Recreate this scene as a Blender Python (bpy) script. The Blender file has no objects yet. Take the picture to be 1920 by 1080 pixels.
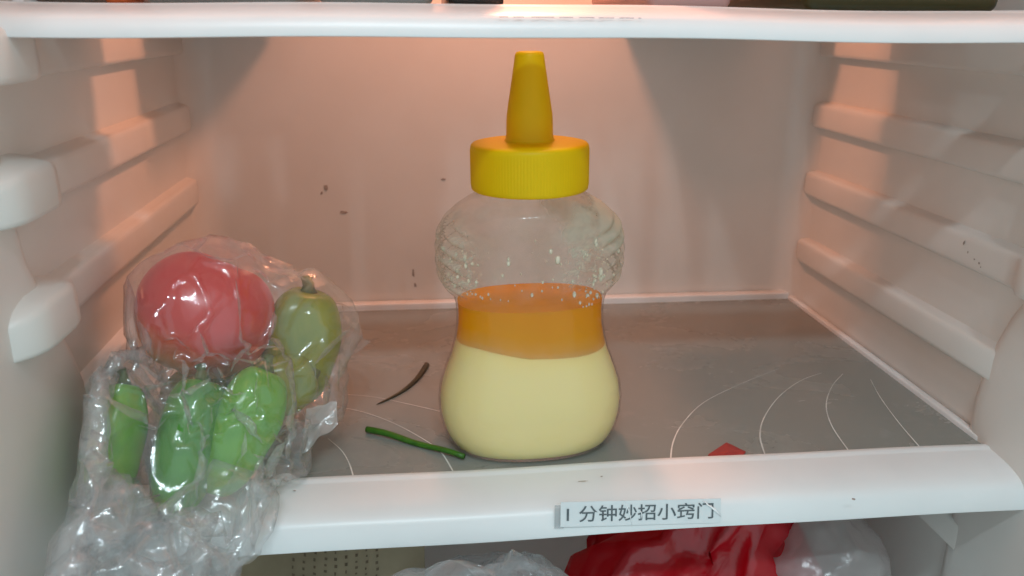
import bpy, bmesh, math, random
import numpy as np
from mathutils import Vector, Matrix, noise as mnoise

scene = bpy.context.scene
col = scene.collection
R = math.radians
random.seed(4)
rng = np.random.default_rng(7)

# ------------------------------------------------------------------ camera
CAM = np.array([-0.0713, -0.3691, 0.2164])
YAW, PIT, ROL, FPX = 0.1152, 0.3138, 0.0095, 1563.0
cy, sy = math.cos(YAW), math.sin(YAW)
FW = np.array([sy * math.cos(PIT), cy * math.cos(PIT), -math.sin(PIT)])
RT0 = np.array([cy, -sy, 0.0])
UP0 = np.cross(RT0, FW)
RT = RT0 * math.cos(ROL) + UP0 * math.sin(ROL)
UP = -RT0 * math.sin(ROL) + UP0 * math.cos(ROL)
cd = bpy.data.cameras.new('camera')
cam = bpy.data.objects.new('camera', cd)
col.objects.link(cam)
cam.matrix_world = Matrix(((RT[0], UP[0], -FW[0], CAM[0]), (RT[1], UP[1], -FW[1], CAM[1]),
                           (RT[2], UP[2], -FW[2], CAM[2]), (0, 0, 0, 1)))
cd.sensor_width = 36
cd.lens = 36 * FPX / 1920
cd.clip_start = 0.01
cd.clip_end = 50
cd.dof.use_dof = True
cd.dof.focus_distance = 0.43
cd.dof.aperture_fstop = 14
scene.camera = cam

# ------------------------------------------------------------------ light
world = bpy.data.worlds.new('World')
scene.world = world
world.use_nodes = True
bg = world.node_tree.nodes['Background']
bg.inputs[0].default_value = (0.76, 0.955, 1.0, 1)
bg.inputs[1].default_value = 0.64

def lamp(name, loc, power, colour, radius):
    d = bpy.data.lights.new(name, 'POINT')
    d.energy = power
    d.color = colour
    d.shadow_soft_size = radius
    o = bpy.data.objects.new(name, d)
    o.location = loc
    col.objects.link(o)
    return o

for i in range(3):                       # three bulbs of the kitchen ceiling lamp
    lamp('ceiling_bulb', (-0.10 + (i - 1) * 0.20, -1.03, 1.25), 9.2, (0.76, 0.92, 1.0), 0.035)
lamp('refrigerator_bulb', (-0.005, 0.15, 0.40), 2.2, (1.0, 0.355, 0.20), 0.018)   # warm bulb in the compartment above

scene.view_settings.view_transform = 'Standard'
scene.view_settings.look = 'None'
scene.view_settings.exposure = 0.26
scene.view_settings.gamma = 1
scene.cycles.use_denoising = True
scene.cycles.max_bounces = 24
scene.cycles.diffuse_bounces = 8
scene.cycles.glossy_bounces = 14
scene.cycles.transmission_bounces = 16
scene.cycles.transparent_max_bounces = 40
scene.cycles.caustics_reflective = True
scene.cycles.caustics_refractive = False
scene.cycles.sample_clamp_indirect = 3
scene.cycles.blur_glossy = 1.0

# ------------------------------------------------------------------ helpers
def pray(x, y):
    return FW * FPX + RT * (x - 960) + UP * (540 - y)

def on(x, y, ax, v):                      # where the sight line of a pixel meets a plane
    d = pray(x, y)
    return CAM + d * ((v - CAM[ax]) / d[ax])

def dep(x, y, d):
    return CAM + pray(x, y) / FPX * d

def tag(o, label=None, cat=None, group=None, kind=None):
    if label: o['label'] = label
    if cat: o['category'] = cat
    if group: o['group'] = group
    if kind: o['kind'] = kind
    return o

def empty(name, loc, label, cat, group=None):
    o = bpy.data.objects.new(name, None)
    o.location = loc
    o.empty_display_size = 0.01
    col.objects.link(o)
    bpy.context.view_layer.update()
    return tag(o, label, cat, group)

def mesh_obj(name, verts, faces, mat, parent=None, smooth=True, auto=None):
    me = bpy.data.meshes.new(name)
    me.from_pydata([tuple(map(float, v)) for v in verts], [], [tuple(int(i) for i in f) for f in faces])
    me.validate()
    if smooth:
        me.polygons.foreach_set('use_smooth', [True] * len(me.polygons))
    o = bpy.data.objects.new(name, me)
    col.objects.link(o)
    if auto is not None:
        me.set_sharp_from_angle(angle=R(auto))
    if mat: me.materials.append(mat)
    if parent is not None: attach(o, parent)
    return o

def wm(o):                                # world matrix from plain parent chain of translations
    m = Matrix.Translation(o.location)
    p = o.parent
    while p is not None:
        m = Matrix.Translation(p.location) @ m
        p = p.parent
    return m

def attach(o, parent):                    # vertices are given in world space; keep them there
    o.parent = parent
    off = wm(parent).translation
    o.location = o.location - off

def bm_obj(name, bm, mat, parent=None, smooth=False, auto=None):
    me = bpy.data.meshes.new(name)
    bmesh.ops.recalc_face_normals(bm, faces=bm.faces)
    bm.to_mesh(me)
    bm.free()
    if smooth: me.polygons.foreach_set('use_smooth', [True] * len(me.polygons))
    if auto is not None: me.set_sharp_from_angle(angle=R(auto))
    o = bpy.data.objects.new(name, me)
    col.objects.link(o)
    me.materials.append(mat)
    if parent is not None: attach(o, parent)
    return o

def box_bm(lo, hi, bevel=0.0, seg=3):
    bm = bmesh.new()
    bmesh.ops.create_cube(bm, size=1)
    lo, hi = np.array(lo), np.array(hi)
    for v in bm.verts:
        v.co = Vector((lo + hi) / 2 + np.array(v.co) * (hi - lo))
    if bevel:
        bmesh.ops.bevel(bm, geom=list(bm.edges), offset=bevel, segments=seg, profile=0.5, affect='EDGES')
    return bm

def extrude_profile(profile, x0, x1, n=2, bend=None):
    """closed (Y, z) outline swept along X"""
    xs = np.linspace(x0, x1, n)
    V, F, m = [], [], len(profile)
    for x in xs:
        dz = bend(x) if bend else 0.0
        for (y, z) in profile: V.append((x, y, z + dz))
    for i in range(n - 1):
        for j in range(m):
            k = (j + 1) % m
            F.append((i * m + j, i * m + k, (i + 1) * m + k, (i + 1) * m + j))
    F.append(tuple(range(m)))
    F.append(tuple(reversed(range((n - 1) * m, n * m))))
    return V, F

def tube(points, radii, seg=8):
    P = [np.array(p, float) for p in points]
    V, F = [], []
    for i, p in enumerate(P):
        t = P[min(i + 1, len(P) - 1)] - P[max(i - 1, 0)]
        t /= np.linalg.norm(t)
        a = np.cross(t, (0.1, 0.2, 1.0)); a /= np.linalg.norm(a)
        b = np.cross(t, a)
        for k in range(seg):
            w = 2 * math.pi * k / seg
            V.append(p + radii[i] * (a * math.cos(w) + b * math.sin(w)))
    for i in range(len(P) - 1):
        for k in range(seg):
            k2 = (k + 1) % seg
            F.append((i * seg + k, i * seg + k2, (i + 1) * seg + k2, (i + 1) * seg + k))
    F.append(tuple(reversed(range(seg))))
    F.append(tuple(range((len(P) - 1) * seg, len(P) * seg)))
    return V, F

# ------------------------------------------------------------------ materials
class NT:
    def __init__(self, name):
        self.m = bpy.data.materials.new(name)
        self.m.use_nodes = True
        self.t = self.m.node_tree
        self.t.nodes.clear()
        self.out = self.n('ShaderNodeOutputMaterial')
    def n(self, kind, **kw):
        nd = self.t.nodes.new(kind)
        for k, v in kw.items(): setattr(nd, k, v)
        return nd
    def l(self, a, b): self.t.links.new(a, b)
    def surf(self, s): self.l(s, self.out.inputs['Surface'])
    def coord(self, scale=(1, 1, 1)):
        tc = self.n('ShaderNodeTexCoord'); mp = self.n('ShaderNodeMapping')
        mp.inputs['Scale'].default_value = scale
        self.l(tc.outputs['Object'], mp.inputs[0])
        return mp.outputs[0]
    def noise(self, scale, detail=3, rough=0.55, dist=0.0, vec=None):
        nd = self.n('ShaderNodeTexNoise')
        nd.inputs['Scale'].default_value = scale
        nd.inputs['Detail'].default_value = detail
        nd.inputs['Roughness'].default_value = rough
        nd.inputs['Distortion'].default_value = dist
        self.l(vec if vec is not None else self.coord(), nd.inputs['Vector'])
        return nd.outputs['Fac']
    def ramp(self, fac, stops):
        r = self.n('ShaderNodeValToRGB')
        e = r.color_ramp.elements
        while len(e) < len(stops): e.new(0.5)
        for el, (p, c) in zip(e, stops):
            el.position = p
            el.color = c if len(c) == 4 else (*c, 1)
        self.l(fac, r.inputs[0])
        return r.outputs[0]
    def bump(self, h, strength, dist):
        b = self.n('ShaderNodeBump')
        b.inputs['Strength'].default_value = strength
        b.inputs['Distance'].default_value = dist
        self.l(h, b.inputs['Height'])
        return b.outputs[0]
    def mix(self, fac, a, b):
        x = self.n('ShaderNodeMixShader')
        if isinstance(fac, (int, float)): x.inputs[0].default_value = fac
        else: self.l(fac, x.inputs[0])
        self.l(a, x.inputs[1]); self.l(b, x.inputs[2])
        return x.outputs[0]
    def schlick(self, f0, nrm=None, top=1.0):
        lw = self.n('ShaderNodeLayerWeight'); lw.inputs[0].default_value = 0.5
        if nrm is not None: self.l(nrm, lw.inputs['Normal'])
        p = self.n('ShaderNodeMath', operation='POWER'); self.l(lw.outputs['Facing'], p.inputs[0]); p.inputs[1].default_value = 5
        m_ = self.n('ShaderNodeMath', operation='MULTIPLY_ADD'); self.l(p.outputs[0], m_.inputs[0]); m_.inputs[1].default_value = top - f0; m_.inputs[2].default_value = f0
        return m_.outputs[0]
    def bsdf(self, **kw):
        b = self.n('ShaderNodeBsdfPrincipled')
        for k, v in kw.items():
            i = b.inputs[k.replace('_', ' ')]
            if hasattr(v, 'default_value') or hasattr(v, 'is_linked'): self.l(v, i)
            else: i.default_value = v
        return b

def plastic(name, c1, c2, rough, nscale=30, bump=0.0, bscale=400, **kw):
    t = NT(name)
    c = t.ramp(t.noise(nscale, 4), [(0.35, c1), (0.7, c2)])
    b = t.bsdf(Base_Color=c, Roughness=rough, **kw)
    if bump: t.l(t.bump(t.noise(bscale, 2), bump, 0.0004), b.inputs['Normal'])
    t.surf(b.outputs[0])
    return t.m

M = {}
M['liner'] = plastic('liner_plastic', (0.70, 0.68, 0.64), (0.76, 0.745, 0.71), 0.38, 9, 0.08, 260)
M['rim'] = plastic('shelf_rim_plastic', (0.75, 0.76, 0.76), (0.80, 0.81, 0.81), 0.33, 14, 0.05, 300)
M['dirt'] = plastic('dirt', (0.045, 0.035, 0.028), (0.09, 0.065, 0.05), 0.8, 500)
M['dirt_soft'] = plastic('soft_dirt', (0.30, 0.25, 0.22), (0.48, 0.42, 0.38), 0.8, 700)
M['ink'] = plastic('faded_ink', (0.16, 0.19, 0.24), (0.30, 0.34, 0.40), 0.7, 900)
M['arc'] = plastic('printed_line', (0.60, 0.60, 0.57), (0.80, 0.80, 0.76), 0.5, 60)

def glass_mat(name, clear, tint):
    t = NT(name)
    big = t.noise(14, 6, 0.6, 0.5, t.coord((1, 1.3, 1)))
    fine = t.noise(70, 7, 0.75, 0.6, t.coord((1, 1.2, 1)))
    mul = t.n('ShaderNodeMath', operation='MULTIPLY')
    t.l(big, mul.inputs[0]); t.l(fine, mul.inputs[1])
    scuff = t.ramp(mul.outputs[0], [(0.26, (0, 0, 0)), (0.52, (1, 1, 1))])
    colr = t.n('ShaderNodeMixRGB')
    t.l(scuff, colr.inputs[0])
    colr.inputs[1].default_value = (*tint, 1)
    colr.inputs[2].default_value = (0.37, 0.375, 0.35, 1)
    rgh = t.n('ShaderNodeMapRange')
    t.l(big, rgh.inputs[0])
    rgh.inputs[1].default_value = 0.3; rgh.inputs[2].default_value = 0.7
    rgh.inputs[3].default_value = 0.16; rgh.inputs[4].default_value = 0.34
    b = t.bsdf(Base_Color=colr.outputs[0], Roughness=rgh.outputs[0], IOR=1.5)
    tr = t.n('ShaderNodeBsdfTransparent')
    tr.inputs[0].default_value = (0.62, 0.68, 0.64, 1)
    t.surf(t.mix(clear, b.outputs[0], tr.outputs[0]))
    return t.m
M['glass_low'] = glass_mat('tempered_glass_dusty', 0.14, (0.285, 0.295, 0.27))
t = NT('tempered_glass_clear')
g = t.n('ShaderNodeBsdfGlossy'); g.inputs['Roughness'].default_value = 0.06
tr = t.n('ShaderNodeBsdfTransparent'); tr.inputs[0].default_value = (0.93, 0.95, 0.94, 1)
t.surf(t.mix(t.schlick(0.04), tr.outputs[0], g.outputs[0]))
M['glass_up'] = t.m

# ------------------------------------------------------------------ the setting: liner walls
HX, YB, YF = 0.2325, 0.256, -0.24
ZLO, ZHI = -0.33, 0.56
RF = 0.022
TH = 0.012
# back wall with rounded corners, swept vertically
prof = []
for i in range(9):
    a = math.pi / 2 * i / 8
    prof.append((-HX + RF - RF * math.cos(a), YB - RF + RF * math.sin(a)))
prof += [(-x, y) for x, y in reversed(prof)]
outer = [(-HX, YB + TH), (HX, YB + TH)]
ring = prof + [(HX, YB + TH), (-HX, YB + TH)]
V, F = [], []
for z in (ZLO, ZHI):
    for (x, y) in ring: V.append((x, y, z))
m = len(ring)
for j in range(m):
    k = (j + 1) % m
    F.append((j, k, m + k, m + j))
F.append(tuple(range(m))); F.append(tuple(reversed(range(m, 2 * m))))
bmw = bmesh.new()
vs = [bmw.verts.new(v) for v in V]
for f in F: bmw.faces.new([vs[i] for i in f])
wall_back = bm_obj('wall_back', bmw, M['liner'], smooth=True, auto=40)
tag(wall_back, 'white plastic rear wall of the refrigerator behind the honey bottle', 'wall', kind='structure')

side = {}
for s, nm in ((-1, 'wall_left'), (1, 'wall_right')):
    lo = (min(s * HX, s * (HX + TH)), YF, ZLO)
    hi = (max(s * HX, s * (HX + TH)), YB - RF, ZHI)
    o = bm_obj(nm, box_bm(lo, hi), M['liner'])
    tag(o, 'ribbed white refrigerator side wall ' + ('beside the bag of vegetables' if s < 0 else 'with dirt marks beside the empty half of the shelf'), 'wall', kind='structure')
    side[s] = o
fl = bm_obj('floor', box_bm((-HX, YF, ZLO - TH), (HX, YB, ZLO - 0.0005)), M['liner'])
tag(fl, 'white floor of the lower refrigerator compartment', 'floor', kind='structure')
ce = bm_obj('ceiling', box_bm((-HX, YF, ZHI + 0.0005), (HX, YB, ZHI + TH)), M['liner'])
tag(ce, 'white ceiling of the upper refrigerator compartment', 'ceiling', kind='structure')

# shelf-carrying ribs moulded on the side walls: rounded bar with rounded front end
def rib_mesh(s, zb, h, y0, y1, depth, knob=True):
    """low flat rail with a thicker rounded stop at its front end"""
    sec = [(0.0, 0.06), (0.45, 0.0), (0.84, -0.01), (0.96, 0.04), (1.0, 0.14), (1.0, 0.45), (0.985, 0.80), (0.94, 0.92), (0.84, 0.985), (0.62, 1.02), (0.28, 1.07), (0.0, 1.16)]
    stations = [(y0, 0.0, 0.6), (y0 + 0.001, 0.30, 0.72), (y0 + 0.003, 0.55, 0.86), (y0 + 0.007, 0.80, 1.0), (y0 + 0.012, 0.95, 1.10), (y0 + 0.018, 1.0, 1.16),
                (-0.018, 1.0, 1.16), (-0.011, 0.93, 1.10), (-0.005, 0.68, 1.03), (0.001, 0.52, 1.0), (0.008, 0.47, 1.0), (0.10, 0.45, 1.0), (y1 - 0.03, 0.45, 1.0), (y1 - 0.008, 0.43, 0.97), (y1, 0.32, 0.9)]
    if not knob: stations = [(-0.004, 0.0, 0.8), (0.000, 0.22, 0.95), (0.006, 0.40, 1.0)] + stations[-4:]
    V, F = [], []
    n = len(sec)
    for (y, k, hk) in stations:
        for (d, q) in sec:
            V.append((s * (HX + 0.001 - (depth + 0.001) * d * k), y, zb + q * h * hk))
    for i in range(len(stations) - 1):
        for j in range(n - 1):
            F.append((i * n + j, i * n + j + 1, (i + 1) * n + j + 1, (i + 1) * n + j))
    if s > 0: F = [tuple(reversed(f)) for f in F]
    return V, F
for s in (-1, 1):
    for zb in (-0.0705, 0.0351, 0.0885, 0.1402, 0.1915):
        V, F = rib_mesh(s, zb, 0.0175, -0.056, 0.243, 0.0160, knob=zb > 0.05)
        mesh_obj('rib', V, F, M['liner'], side[s], auto=50)
    # raised front border of the liner, its rear edge sweeping back towards the shelf
    edge = [(-0.034, ZHI - 0.001), (-0.034, 0.185), (-0.032, 0.150), (-0.026, 0.122), (-0.014, 0.098), (0.002, 0.070), (0.012, 0.045), (0.016, 0.020), (0.016, ZLO + 0.001)]
    V, F = [], []
    ins = [(0.0, 0.0), (0.0035, -0.0045), (0.0050, -0.0065), (0.0058, -0.010), (0.0060, -0.015)]
    rows = []
    for (y, z) in edge:
        rows.append([(s * (HX + 0.0005 - dx * 1.0), y + dy + 0.004, z) for dx, dy in ins] + [(s * (HX - 0.0060), YF + 0.0005, z)])
    w_ = len(rows[0])
    for r_ in rows: V += r_
    for i in range(len(rows) - 1):
        for j in range(w_ - 1):
            F.append((i * w_ + j, i * w_ + j + 1, (i + 1) * w_ + j + 1, (i + 1) * w_ + j))
    if s < 0: F = [tuple(reversed(f)) for f in F]
    mesh_obj('front_border', V, F, M['liner'], side[s], auto=50)

# dirt marks: small thin irregular patches lying on a surface
def blob(name, p, u, v, ru, rv, mat, parent, n=14, lift=0.0003, jag=0.35):
    p, u, v = (np.array(q, float) for q in (p, u, v))
    u /= np.linalg.norm(u); v /= np.linalg.norm(v)
    nn = np.cross(u, v)
    V = [p + nn * lift * 1.5]
    for k in range(n):
        a = 2 * math.pi * k / n
        r = 1 + random.uniform(-jag, jag)
        V.append(p + nn * lift + u * ru * r * math.cos(a) + v * rv * r * math.sin(a))
    F = [(0, 1 + k, 1 + (k + 1) % n) for k in range(n)]
    return mesh_obj(name, V, F, mat, parent)
for (px, py, a, b) in ((612, 352, .0018, .0032), (603, 362, .0010, .0012), (645, 398, .0036, .0012), (831, 336, .0024, .001), (775, 512, .0010, .0042), (779, 534, .001, .002)):
    blob('dirt_spot', on(px, py, 1, YB), (1, 0, 0), (0, 0, 1), a * 0.85, b * 0.85, M['dirt_soft'], wall_back, lift=0.0004)
for (px, py, a, b) in ((1805, 455, .0014, .0022), (1812, 473, .0006, .0012), (1824, 486, .0008, .0007), (1833, 494, .0011, .0011), (1836, 501, .0006, .0006)):
    blob('dirt_spot', on(px, py, 0, HX - 0.0081), (0, 1, 0), (0, 0, -1), a * 0.6, b * 0.6, M['dirt_soft'], side[1], lift=-0.0008)

# ------------------------------------------------------------------ shelves
def shelf(name, z0, hs, label, glass, GX=0.2276, YG=0.2462, trim=0.0052):
    root = empty(name, (0, 0, z0), label, 'shelf')
    gp = bm_obj('glass_panel', box_bm((-GX - 0.001, -0.002, z0 - 0.004), (GX + 0.001, YG + 0.001, z0)), glass, root)
    prof = [(0.0035, -0.006), (0.0035, -0.0042), (-0.0022, -0.0042), (-0.0022, 0.0), (-0.0006, 0.0002), (-0.0004, 0.0012), (-0.0016, 0.0020), (-0.0050, 0.0021), (-0.0062, 0.0014), (-0.0074, 0.0013),
            (-0.014, 0.0010), (-0.021, 0.0001), (-0.0265, -0.0012), (-0.0305, -0.0028), (-0.0329, -0.0046), (-0.0342, -0.0066), (-0.0366, -0.0152),
            (-0.0364, -0.0163), (-0.0354, -0.0167), (-0.0338, -0.0160), (-0.0305, -0.0078), (-0.022, -0.0052)]
    prof = [(y, z0 + (z if z > 0 else z * hs)) for y, z in prof]
    bend = lambda x: 0.00055 * math.sin(x * 17 + z0 * 9) + 0.0003 * math.sin(x * 41)
    V, F = extrude_profile(prof, -HX + 0.0012, HX - 0.0012, 60, bend)
    rim = mesh_obj('front_rim', V, F, M['rim'], root, auto=48)
    e = 0.0008
    for s in (-1, 1):
        x0, x1 = sorted((s * (GX - 0.001), s * (HX - 0.0012)))
        bm_obj('side_rim', box_bm((x0, 0.0004 + 0.0042, z0 - 0.009), (x1, YG + 0.0006, z0 + 0.0030), 0.0012, 3), M['rim'], root, smooth=True, auto=40)
    bm_obj('back_rim', box_bm((-GX, YG, z0 - (0.009 if trim > 0.003 else 0.004)), (GX, min(YB - 0.0012, YG + 2 * trim), z0 + trim), min(0.0013, trim * 0.3), 3), M['rim'], root, smooth=True, auto=40)
    return root, gp, rim
low, low_glass, low_rim = shelf('glass_shelf', 0.0, 1.0, 'dusty tinted glass shelf with thin white arcs and a paper sticker on its white rim', M['glass_low'])
upp, upp_glass, upp_rim = shelf('glass_shelf', 0.2192, 0.64, 'clear glass shelf with a plain white rim above the honey bottle', M['glass_up'], YG=0.2515, trim=0.0012)

# printed arcs on the lower glass: thin raised ribbons
def ribbon(name, pts, w, z, mat, parent, taper=True, n=26):
    P = [np.array(p) for p in pts]
    Q = []
    m = len(P)
    for i in range(n):                    # Catmull-Rom
        u = i / (n - 1) * (m - 1); k = min(int(u), m - 2); f = u - k
        p0 = P[max(k - 1, 0)]; p1 = P[k]; p2 = P[k + 1]; p3 = P[min(k + 2, m - 1)]
        Q.append(0.5 * ((2 * p1) + (-p0 + p2) * f + (2 * p0 - 5 * p1 + 4 * p2 - p3) * f * f + (-p0 + 3 * p1 - 3 * p2 + p3) * f ** 3))
    V, F = [], []
    for i, q in enumerate(Q):
        d = Q[min(i + 1, n - 1)] - Q[max(i - 1, 0)]
        d /= np.linalg.norm(d)
        nn = np.array((-d[1], d[0]))
        ww = w * (1 - 0.65 * (i / (n - 1)) if taper else 1) * random.uniform(0.8, 1.1)
        for s in (-1, 1): V.append((*(q + nn * s * ww / 2), z))
        V.append((*q, z + 0.0001))
    for i in range(n - 1):
        a, b = 3 * i, 3 * i + 3
        F += [(a, a + 2, b + 2, b), (a + 2, a + 1, b + 1, b + 2)]
    return mesh_obj(name, V, F, mat, parent)
ARCS = [
    [(1257, 866), (1262, 830), (1280, 795), (1320, 755), (1390, 720), (1460, 692)],
    [(1436, 858), (1425, 820), (1432, 785), (1460, 745), (1500, 715), (1540, 700)],
    [(1594, 850), (1560, 800), (1549, 760), (1560, 725), (1580, 702)],
    [(1727, 842), (1685, 793), (1650, 745), (1632, 712)],
    [(664, 900), (655, 870), (640, 845), (615, 823)],
    [(852, 889), (828, 850), (800, 828), (740, 795), (680, 773), (625, 762)],
    [(825, 772), (760, 757), (700, 745), (645, 740)]]
for k, a in enumerate(ARCS):
    ribbon('printed_arc', [on(x, y, 2, 0.0)[:2] for x, y in a], 0.00085 if k < 6 else 0.0006, 0.0003, M['arc'], low_glass)
blob('dirt_spot', on(1318, 569, 1, 0.2462), (1, 0, 0), (0, 0, 1), .0028, .0016, M['dirt'], low, lift=0.0004)
for (px, py, a, b) in ((1091, 904, .0026, .0003), (1128, 896, .0006, .0004), (996, 932, .0008, .0010), (1600, 938, .0008, .0008), (552, 921, .0007, .0005)):
    p = on(px, py, 1, -0.029)
    p[2] = 0.0
    p = on(px, py, 2, 0.0) if on(px, py, 2, 0.0)[1] > -0.021 else p
    # settle the fleck on the rim's top surface
    yy = p[1]
    zz = np.interp(yy, [-0.0342, -0.0329, -0.0305, -0.0265, -0.021, -0.014, -0.0074], [-0.0066, -0.0046, -0.0028, -0.0012, 0.0001, 0.0010, 0.0013])
    p = on(px, py, 2, zz)
    p[2] += 0.00055 * math.sin(p[0] * 17) + 0.0003 * math.sin(p[0] * 41) + 0.0002
    blob('dirt_spot', p, (1, 0, 0), (0, 1, 0), a, b, M['dirt_soft'], low_rim, lift=0.0003)

# ------------------------------------------------------------------ paper sticker with lettering on the rim lip
SU = np.array([math.cos(R(2.0)), 0, -math.sin(R(2.0))])           # along the sticker
lipd = np.array([0, -0.0342 + 0.0366, -0.0066 + 0.0152]); lipd /= np.linalg.norm(lipd)   # up the lip face
SN = np.cross(SU, lipd); SN /= np.linalg.norm(SN)                  # towards the viewer
SV = np.cross(SN, SU)
if SN[1] > 0: SN = -SN
def lip_point(px, py):                    # pixel to the plane of the lip
    p0 = np.array([0, -0.0366, -0.0152]); n = np.array([0, -lipd[2], lipd[1]])
    d = pray(px, py)
    return CAM + d * (np.dot(p0 - CAM, n) / np.dot(d, n))
SC = (lip_point(1050, 940) + lip_point(1350, 940) + lip_point(1350, 984) + lip_point(1050, 984)) / 4
SW = np.linalg.norm(lip_point(1350, 962) - lip_point(1050, 962))
SH = 0.0118
SC = SC + SV * 0.0006
def sheet(name, c, u, v, n, w, h, th, mat, parent):
    V = []
    for dn in (0, th):
        for a, b in ((-1, -1), (1, -1), (1, 1), (-1, 1)):
            V.append(c + u * a * w / 2 + v * b * h / 2 + n * dn)
    F = [(3, 2, 1, 0), (4, 5, 6, 7), (0, 1, 5, 4), (1, 2, 6, 5), (2, 3, 7, 6), (3, 0, 4, 7)]
    bm = bmesh.new()
    vv = [bm.verts.new(q) for q in V]
    for f in F: bm.faces.new([vv[i] for i in f])
    return bm_obj(name, bm, mat, parent)
M['paper'] = plastic('sticker_paper', (0.66, 0.70, 0.71), (0.71, 0.745, 0.75), 0.35, 80)
M['letter'] = plastic('printed_grey', (0.075, 0.095, 0.105), (0.11, 0.13, 0.14), 0.6, 400)
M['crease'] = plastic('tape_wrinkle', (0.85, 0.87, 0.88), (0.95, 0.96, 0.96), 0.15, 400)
t = NT('clear_tape')
gl = t.n('ShaderNodeBsdfPrincipled'); gl.inputs['Base Color'].default_value = (0.48, 0.51, 0.52, 1); gl.inputs['Roughness'].default_value = 0.2
tr = t.n('ShaderNodeBsdfTransparent')
t.surf(t.mix(0.55, gl.outputs[0], tr.outputs[0]))
M['tape'] = t.m
st = sheet('sticker', SC + SN * 0.0009, SU, SV, SN, SW, SH, 0.00025, M['paper'], low)
st['label'] = 'paper strip with printed grey characters taped on the rim'
tp = sheet('tape', SC + SN * 0.0005 - SU * (SW / 2 + 0.0005) - SV * 0.0012, SU, SV, SN, 0.0045, SH * 0.92, 0.00025, M['tape'], st)  # second layer, greyed so its colour stands for the shadow beside the strip
# lettering, with the built-in font
fc = bpy.data.curves.new('lettering', 'FONT')
fc.body = '1 分钟妙招小窍门'
fc.size = 1.0
fc.offset = 0.008
fo = bpy.data.objects.new('lettering_curve', fc)
col.objects.link(fo)
bpy.context.view_layer.update()
dg = bpy.context.evaluated_depsgraph_get()
lm = bpy.data.meshes.new_from_object(fo.evaluated_get(dg))
bpy.data.objects.remove(fo)
co = np.array([v.co for v in lm.vertices])
mn, mx = co.min(0), co.max(0)
tw, thh = SW * 0.915, SH * 0.66
for v in lm.vertices:
    a = ((v.co[0] - mn[0]) / (mx[0] - mn[0]) - 0.5) * tw
    b = ((v.co[1] - mn[1]) / (mx[1] - mn[1]) - 0.5) * thh
    v.co = Vector(SC + SU * (a - 0.0004) + SV * (b + 0.0002) + SN * 0.0014)
lm.materials.clear(); lm.materials.append(M['letter'])
lo_ = bpy.data.objects.new('lettering', lm)
col.objects.link(lo_)
attach(lo_, st)
for (pa, pb, w) in (((1170, 940), (1184, 984), .0005), ((1198, 955), (1201, 972), .0005), ((1316, 938), (1328, 948), .0005), ((1322, 943), (1350, 966), .0010)):  # whitish ridges whose colour stands for glare streaks on the strip
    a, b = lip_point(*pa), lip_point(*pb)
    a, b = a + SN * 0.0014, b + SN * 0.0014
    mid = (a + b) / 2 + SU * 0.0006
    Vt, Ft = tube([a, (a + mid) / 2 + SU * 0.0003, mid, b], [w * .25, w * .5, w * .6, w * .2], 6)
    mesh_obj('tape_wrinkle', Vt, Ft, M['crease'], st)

# faint illegible letter-like strokes along the top edge of the upper rim
for k in range(15):
    x = 946 + k * 18 + random.uniform(-4, 4)
    c = on(x, 22 - 0.25 * k + random.uniform(-2, 2), 1, -0.0345)
    r = random.uniform(0.0008, 0.0016)
    a0 = random.uniform(0, 6.28)
    pts = [c + np.array([r * 1.3 * math.cos(a0 + w), -0.0006, r * math.sin(a0 + w)]) for w in np.linspace(0, random.uniform(2.2, 4.2), 9)]
    pts = [np.array([p[0], -0.0352 + 0.0004 * (p[2] - c[2]) / r, min(p[2], 0.2166)]) for p in pts]
    Vt, Ft = tube(pts, [0.00012] * len(pts), 5)
    mesh_obj('pen_mark', Vt, Ft, M['ink'], upp_rim)

# ------------------------------------------------------------------ honey bottle
BX, BY = -0.0143, 0.0315
DR = 0.64
TILT = R(-1.0)
PZ = [0.0005, 0.0018, 0.005, 0.010, 0.017, 0.025, 0.033, 0.042, 0.051, 0.059, 0.066, 0.073, 0.079, 0.0835, 0.0870, 0.091, 0.096, 0.102, 0.108, 0.114, 0.119, 0.124, 0.128, 0.131, 0.1335, 0.1345, 0.142]
PA = [0.0402, 0.0428, 0.0453, 0.0477, 0.0496, 0.0502, 0.0492, 0.0462, 0.0426, 0.0404, 0.0392, 0.0389, 0.0392, 0.0405, 0.0436, 0.0456, 0.0470, 0.0474, 0.0474, 0.0468, 0.0453, 0.0424, 0.0380, 0.0330, 0.0283, 0.0268, 0.0268]
PA = [0.970 * q for q in PA]
def smooth_interp(z):
    z = np.asarray(z, float)
    zz = np.linspace(PZ[0], PZ[-1], 600)
    aa = np.interp(zz, PZ, PA)
    k = np.ones(9) / 9
    ap = np.convolve(np.pad(aa, 4, mode='edge'), k, 'valid')
    return np.interp(z, zz, ap)
def depth_ratio(z):                       # oval body, round neck
    z = np.asarray(z)
    return DR + (1 - DR) * np.clip((z - 0.112) / 0.021, 0, 1) ** 1.4 + 0.07 * np.clip((0.02 - z) / 0.02, 0, 1)
def section(z, a, b, ths, n):
    c, s = np.cos(ths), np.sin(ths)
    x = a * np.sign(c) * np.abs(c) ** (2 / n)
    y = b * np.sign(s) * np.abs(s) ** (2 / n)
    return x, y
NT_ = 220
TH_ = np.linspace(0, 2 * math.pi, NT_, endpoint=False)
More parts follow.
